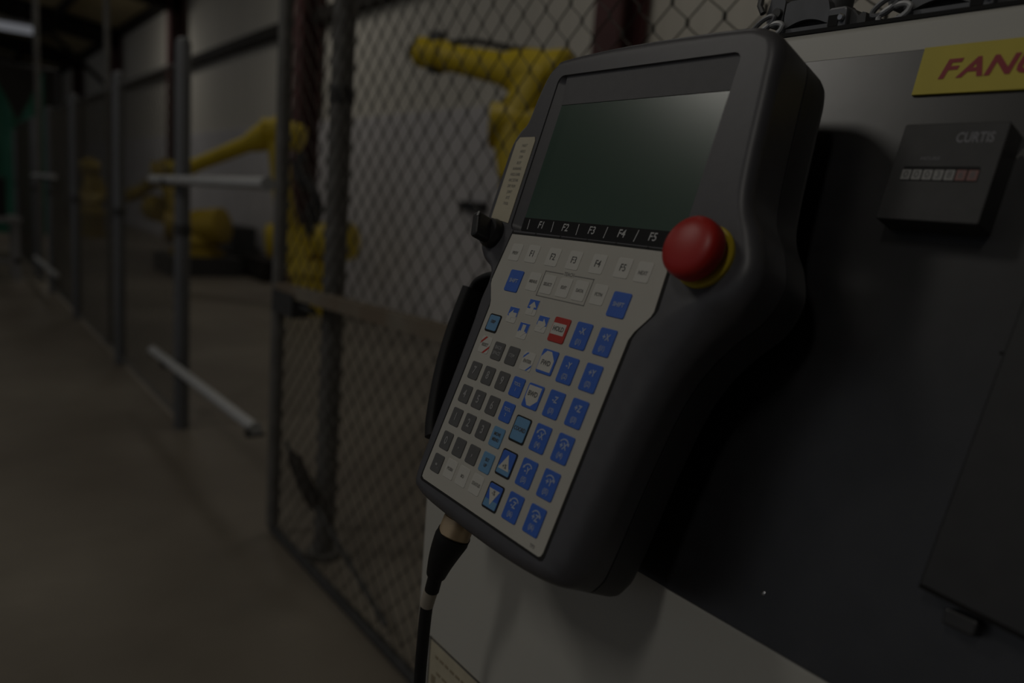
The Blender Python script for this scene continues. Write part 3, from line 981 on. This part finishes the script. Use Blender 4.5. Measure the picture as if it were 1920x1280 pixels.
for i, (s, u) in enumerate((('PREV', -.0055), ('F1', .0172), ('F2', .0440), ('F3', .0696), ('F4', .0966), ('F5', .1232), ('NEXT', .1437))):
    k = key(u, .0697 if 0 < i < 6 else .0690, .0150 if 0 < i < 6 else .0145, .0155, M_keyw)
    if 0 < i < 6:
        print_on(k, M_tdark, [(s, .0078, 0, 0, .00004)])
    else:
        print_on(k, M_tfaint, [(s, .0040, 0, -.0008)])
for s, u in (('MENUS', .0323), ('SELECT', .0508), ('EDIT', .0703), ('DATA', .0890), ('FCTN', .1098)):
    k = key(u, .0470, .0145, .0160, M_keyw)
    print_on(k, M_tfaint, [(s, .0036, 0, 0)])
mb = MB()
for a0, b0, a1, b1 in ((.0416, .0572, .0640, .0580), (.0770, .0572, .0992, .0580), (.0416, .0362, .0992, .0370), (.0416, .0362, .0424, .0580), (.0984, .0362, .0992, .0580)):
    mb.box((a0, b0, 0.0007), (a1, b1, 0.00095))
lettering(mb, 'TEACH', .0042, .0705, .0578, 0.00092, bold=.0001, sx=0.9)
mb.build('teach_frame', M_tfaint, pen, label='thin printed frame around three keys')
for u, v in ((.0079, .0443), (.1332, .0426)):
    k = key(u, v, .0178, .0190, M_keyb, 'blue shift key')
    print_on(k, M_tblue, [('SHIFT', .0046, 0, 0, .00012, .95)])
k = key(.0029, .0056, .0140, .0132, M_keyl, 'light blue key with dark outline', True)
print_on(k, M_tdark, [('DISP', .0036, 0, .001), ])
arrow = [(0, .0062), (.0058, .0004), (.0026, .0004), (.0026, -.0062), (-.0026, -.0062), (-.0026, .0004), (-.0058, .0004)]
for (u, v), deg in (((.0438, .0262), 0), ((.0232, .0164), 90), ((.0624, .0152), -90), ((.0433, .0061), 180)):
    k = key(u, v, .0128, .0136, M_keyw, 'cursor arrow key')
    plate(k, M_keyb, [(-.0060, .0064), (-.0060, -.0012), (.0060, -.0012), (.0060, .0064)])
    ca, sa = math.cos(math.radians(deg)), math.sin(math.radians(deg))
    plate(k, M_keyw, [((a * ca - b * sa) * .82, (a * sa + b * ca) * .82) for a, b in arrow], 'arrow', 0.00140)
k = key(.0840, .0142, .0182, .0196, M_keyr, 'red hold key with white centre')
plate(k, M_keyw, [(-.0084, -.0040), (.0066, -.0040), (.0066, .0050), (-.0084, .0050)])
print_on(k, M_tdark, [('HOLD', .0052, -.0009, .0005)])
k = key(.0037, -.0138, .0142, .0146, M_keyw, 'reset key with red corners')
plate(k, M_keyr, [(-.0068, .0026), (-.0022, .0070), (.0006, .0070), (-.0068, .0000)])
plate(k, M_keyr, [(-.0006, -.0070), (.0022, -.0070), (.0068, -.0026), (.0068, .0000)])
print_on(k, M_tfaint, [('RESET', .0038, 0, 0)])
for s, u in ((('BACK', 'SPACE'), .0233), (('ITEM',), .0429)):
    k = key(u, -.0155, .0138, .0150, M_keyd)
    print_on(k, M_tgrey, [(t, .0040, 0, (.0028 if len(s) > 1 else 0) - i * .0048) for i, t in enumerate(s)])
k = key(.0628, -.0158, .0142, .0150, M_keyw, 'enter key with blue corners')
plate(k, M_keyb, [(-.0066, .0036), (-.0030, .0070), (-.0010, .0070), (-.0066, .0016)])
plate(k, M_keyb, [(.0010, -.0070), (.0030, -.0070), (.0066, -.0036), (.0066, -.0016)])
print_on(k, M_tfaint, [('ENTER', .0038, 0, 0)])
k = key(.0848, -.0114, .0182, .0190, M_keyb, 'blue forward key with white arrow')
plate(k, M_keyw, [(-.0084, -.0074), (.0072, -.0074), (.0072, .0020), (.0015, .0082), (-.0040, .0082), (-.0084, .0030)])
print_on(k, M_tdark, [('FWD', .0056, -.0006, -.0012)])
k = key(.0842, -.0393, .0182, .0190, M_keyb, 'blue backward key with white arrow')
plate(k, M_keyw, [(-.0078, .0078), (.0070, .0078), (.0070, -.0024), (.0012, -.0076), (-.0030, -.0076), (-.0078, -.0024)])
print_on(k, M_tdark, [('BWD', .0056, -.0006, .0016)])
NC = (.0041, .0235, .0432, .0625)
NR = (-.0368, -.0576, -.0781, -.0990, -.1188)
for r, row in enumerate(('789', '456', '123', '0.,')):
    for c, ch in enumerate(row):
        k = key(NC[c], NR[r], .0138, .0150, M_keyd)
        print_on(k, M_tgrey, [(ch, .0092, 0, 0 if ch not in '.,' else .002, .00022)])
for r, (s, m, t) in enumerate(((('TOOL', '1'), M_keyb, M_tblue), (('TOOL', '2'), M_keyb, M_tblue), (('MOVE', 'MENU'), M_keyl, M_tdark), (('SET', 'UP'), M_keyl, M_tdark))):
    k = key(NC[3] + .0002, NR[r] - .0002, .0142, .0156, m, 'blue key beside the digits' if r < 2 else 'light blue key beside the digits')
    print_on(k, t, [(s[0], .0036, 0, .0022), (s[1], .0036, 0, -.0022)])
k = key(NC[0], NR[4], .0138, .0150, M_keyd)
print_on(k, M_tgrey, [('-', .0100, 0, 0, .0004), (',', .004, .003, -.002)])
for s, u in (('POSN', .0231), ('I/O', .0413), ('STATUS', .0606)):
    k = key(u, -.1176, .0142, .0156, M_keyw)
    print_on(k, M_tfaint, [(s, .0036, 0, 0)])
k = key(.0845, -.0656, .0160, .0178, M_keyl, 'light blue coordinate key with dark outline', True)
print_on(k, M_tdark, [('COORD', .0044, 0, 0)])
for v, s, up in ((-.0926, '+%', True), (-.1189, '-%', False)):
    k = key(.0842, v, .0158, .0178, M_keyb, 'blue speed key with white triangle', True)
    sg = 1 if up else -1
    plate(k, M_keyl, [(-.0076, -.0086), (.0076, -.0086), (.0076, -.0030), (-.0076, -.0030)])
    tri_ = [(0, .0066 * sg), (-.0068, -.0052 * sg), (.0062, -.0052 * sg)]
    plate(k, M_keyw, tri_ if up else list(reversed(tri_)), 'triangle', 0.00140)
    print_on(k, M_tdark, [(s, .0048, 0, -.0026 * sg)])


def arc(x0, y0, r, a0, a1, w, head):
    vs, fs = [], []
    n = 8
    for i in range(n + 1):
        a = math.radians(a0 + (a1 - a0) * i / n)
        vs += [(x0 + (r - w) * math.cos(a), y0 + (r - w) * math.sin(a)), (x0 + (r + w) * math.cos(a), y0 + (r + w) * math.sin(a))]
        if i:
            fs.append((2 * i - 2, 2 * i - 1, 2 * i + 1, 2 * i))
    a = math.radians(a1)
    d = 1 if a1 > a0 else -1
    ex, ey = x0 + r * math.cos(a), y0 + r * math.sin(a)
    tx, ty = -math.sin(a) * d, math.cos(a) * d
    nx, ny = math.cos(a), math.sin(a)
    k = len(vs)
    vs += [(ex + nx * head, ey + ny * head), (ex - nx * head, ey - ny * head), (ex + tx * head * 1.8, ey + ty * head * 1.8)]
    fs.append((k, k + 1, k + 2))
    return vs, fs


JV = (.0143, -.0126, -.0392, -.0655, -.0922, -.1183)
for r, v in enumerate(JV):
    for c, u in enumerate((.1087, .1337)):
        k = key(u, v, .0166, .0204, M_keyb, 'blue jog key')
        s = ('-' if c == 0 else '+') + 'XYZXYZ'[r]
        ex = None
        if r >= 3:
            ex = [arc(0, .0020, .0048, 30, 150, .0005, .0013) if c == 0 else arc(0, .0020, .0048, 150, 30, .0005, .0013)]
        print_on(k, M_tblue, [(s, .0066, 0, .0034 if r < 3 else .0018, .00022), ('(J%d)' % (r + 1), .0052, 0, -.0048, .00008)], ex)
mb = MB()
lettering(mb, 'TP3', .0034, .1404, -.1342, 0.00092, bold=.0001)
mb.build('lettering', M_tfaint, pen)

# printed plate on the left ear
mb = MB()
mb.prism([(-.0600, .0975), (-.0325, .0940), (-.0325, .1700), (-.0345, .1735), (-.0560, .1735), (-.0595, .1690)], -0.0002, 0.0006, pl)
ear = mb.build('indicator_label', M_label, pen, label='cream printed strip beside the screen')
mb = MB()
for i, s in enumerate(('FAULT', 'HOLD', 'STEP', 'BUSY', 'RUNNING', 'WELD ENBL', 'ARC ESTAB', 'DRY RUN', 'JOINT', 'XYZ', 'TOOL')):
    lettering(mb, s, .0038, -.0450, .1655 - i * .0054, 0, sx=0.72)
mb.v = [Vector(L(v.x, v.y, 0.0008)) for v in mb.v]
mb.build('lettering', M_tfaint, ear)

# selector knob
kb = MB().lathe(L(-.0480, .0825, -0.001), (0, 0, 1), [(0, .0135), (.005, .0135), (.0075, .0125), (.0090, .0118)], 28)
knob = kb.build('selector_knob', M_blacks, pen, label='black selector knob')
mb = MB()
ca, sa = math.cos(math.radians(25)), math.sin(math.radians(25))
rbox(mb, (0, 0, .0080), .0095, .0235, .0150, .0030, lambda a, b, d: L(-.0480 + a * ca - b * sa, .0825 + a * sa + b * ca, d), .0020)
mb.build('grip', M_blacks, knob)
MB().box((-.0492, .0900, .0228), (-.0468, .0940, .0236)).build('pointer_mark', M_tgrey, knob)

# emergency stop
es = MB().lathe(L(.1905, .0855, -0.0005), (0, 0, 1), [(0, .0218), (.0030, .0218), (.0042, .0208), (.0042, .0120)], 40)
esb = es.build('emergency_stop', M_esyel, pen, label='yellow ring of the emergency stop')
MB().lathe(L(.1905, .0855, 0.003), (0, 0, 1), [(0, .0130), (.008, .0130)], 28).build('stem', M_esred, esb)
capp = [(.0078, .0120), (.0082, .0190), (.0092, .0206), (.0115, .0212), (.0170, .0212), (.0196, .0205), (.0216, .0187), (.0232, .0155), (.0242, .0115), (.0248, .0065), (.0250, .0015)]
MB().lathe(L(.1905, .0855, 0.0), (0, 0, 1), capp, 48).build('button_cap', M_esred, esb, label='red mushroom button', angle=60)

# hand strap with padded sleeve on the far side
def band(path, hw, ht):
    mb = MB()
    pts = open_spline(path, 8)
    vs, fs = [], []
    sec = rounded(2 * hw, 2 * ht, ht * 0.8, 3)
    for i, p in enumerate(pts):
        t = (pts[min(i + 1, len(pts) - 1)] - pts[max(i - 1, 0)]).normalized()
        nn = Vector((0, 0, 1))
        o_ = t.cross(nn).normalized()
        vs += [p + nn * a + o_ * b for a, b in sec]
    m = len(sec)
    for i in range(len(pts) - 1):
        fs += [(i * m + k, i * m + (k + 1) % m, (i + 1) * m + (k + 1) % m, (i + 1) * m + k) for k in range(m)]
    fs += [tuple(reversed(range(m))), tuple((len(pts) - 1) * m + k for k in range(m))]
    return mb.add(vs, fs)


st = band([(-.030, .052, -.030), (-.055, .050, -.030), (-.074, .042, -.031), (-.079, .030, -.032), (-.078, .0, -.032), (-.070, -.048, -.032), (-.054, -.092, -.032), (-.036, -.118, -.032), (-.024, -.128, -.032)], .014, .0030)
stp = st.build('hand_strap', M_black, pen, label='black webbing hand strap')
band([(-.0790, .0335, -.032), (-.0785, .015, -.032), (-.0765, -.015, -.032), (-.0690, -.050, -.032), (-.0545, -.088, -.032), (-.0440, -.105, -.032)], .020, .0062).build('sleeve', M_black, stp)

# cable: threaded collar, boot, taped band and the hanging lead
cb_ = thing('pendant_cable', 'black cable with boot hanging from the pendant in front of the cabinet', 'cable', W(.0147, -.158, -.035))
ax = -PV
MB().lathe(W(.0147, -.1505, -.035), ax, [(0, .0125), (.006, .0125), (.0065, .0138), (.021, .0138), (.022, .0128)], 28).build('collar', M_brass, cb_)
b0 = W(.0147, -.1690, -.035)
bp = open_spline([b0, (0.3360, .5060, .9600), (0.3345, .5115, .9450), (0.3340, .5165, .9300), (0.3340, .5200, .9180)], 6)
rr_ = []
for i in range(len(bp)):
    t = i / (len(bp) - 1)
    rr_.append(.0145 if t < .06 else (.0152 - .0068 * min(1, (t - .06) / .62) if t < .68 else .0064))
MB().tube(bp, rr_, 24).build('boot', mat('black_boot_rubber', (0.012, 0.012, 0.012), 0.6, var=0.1, scale=60, spec=0.3), cb_)
j = open_spline([(0.3340, .5195, .9200), (0.3340, .5260, .9030), (0.3345, .5300, .8600), (0.3355, .5325, .8000), (0.338, .536, .6), (0.342, .545, .3), (0.345, .58, .05), (0.36, .66, .012), (0.39, .80, .012), (.50, .95, .012)], 8)
MB().tube(j, .0055, 16).build('jacket', M_black, cb_)
MB().tube([(0.3340, .5205, .9185), (0.3340, .5245, .9080), (0.3340, .5268, .9010)], .0062, 18).build('tape_band', M_tape, cb_)
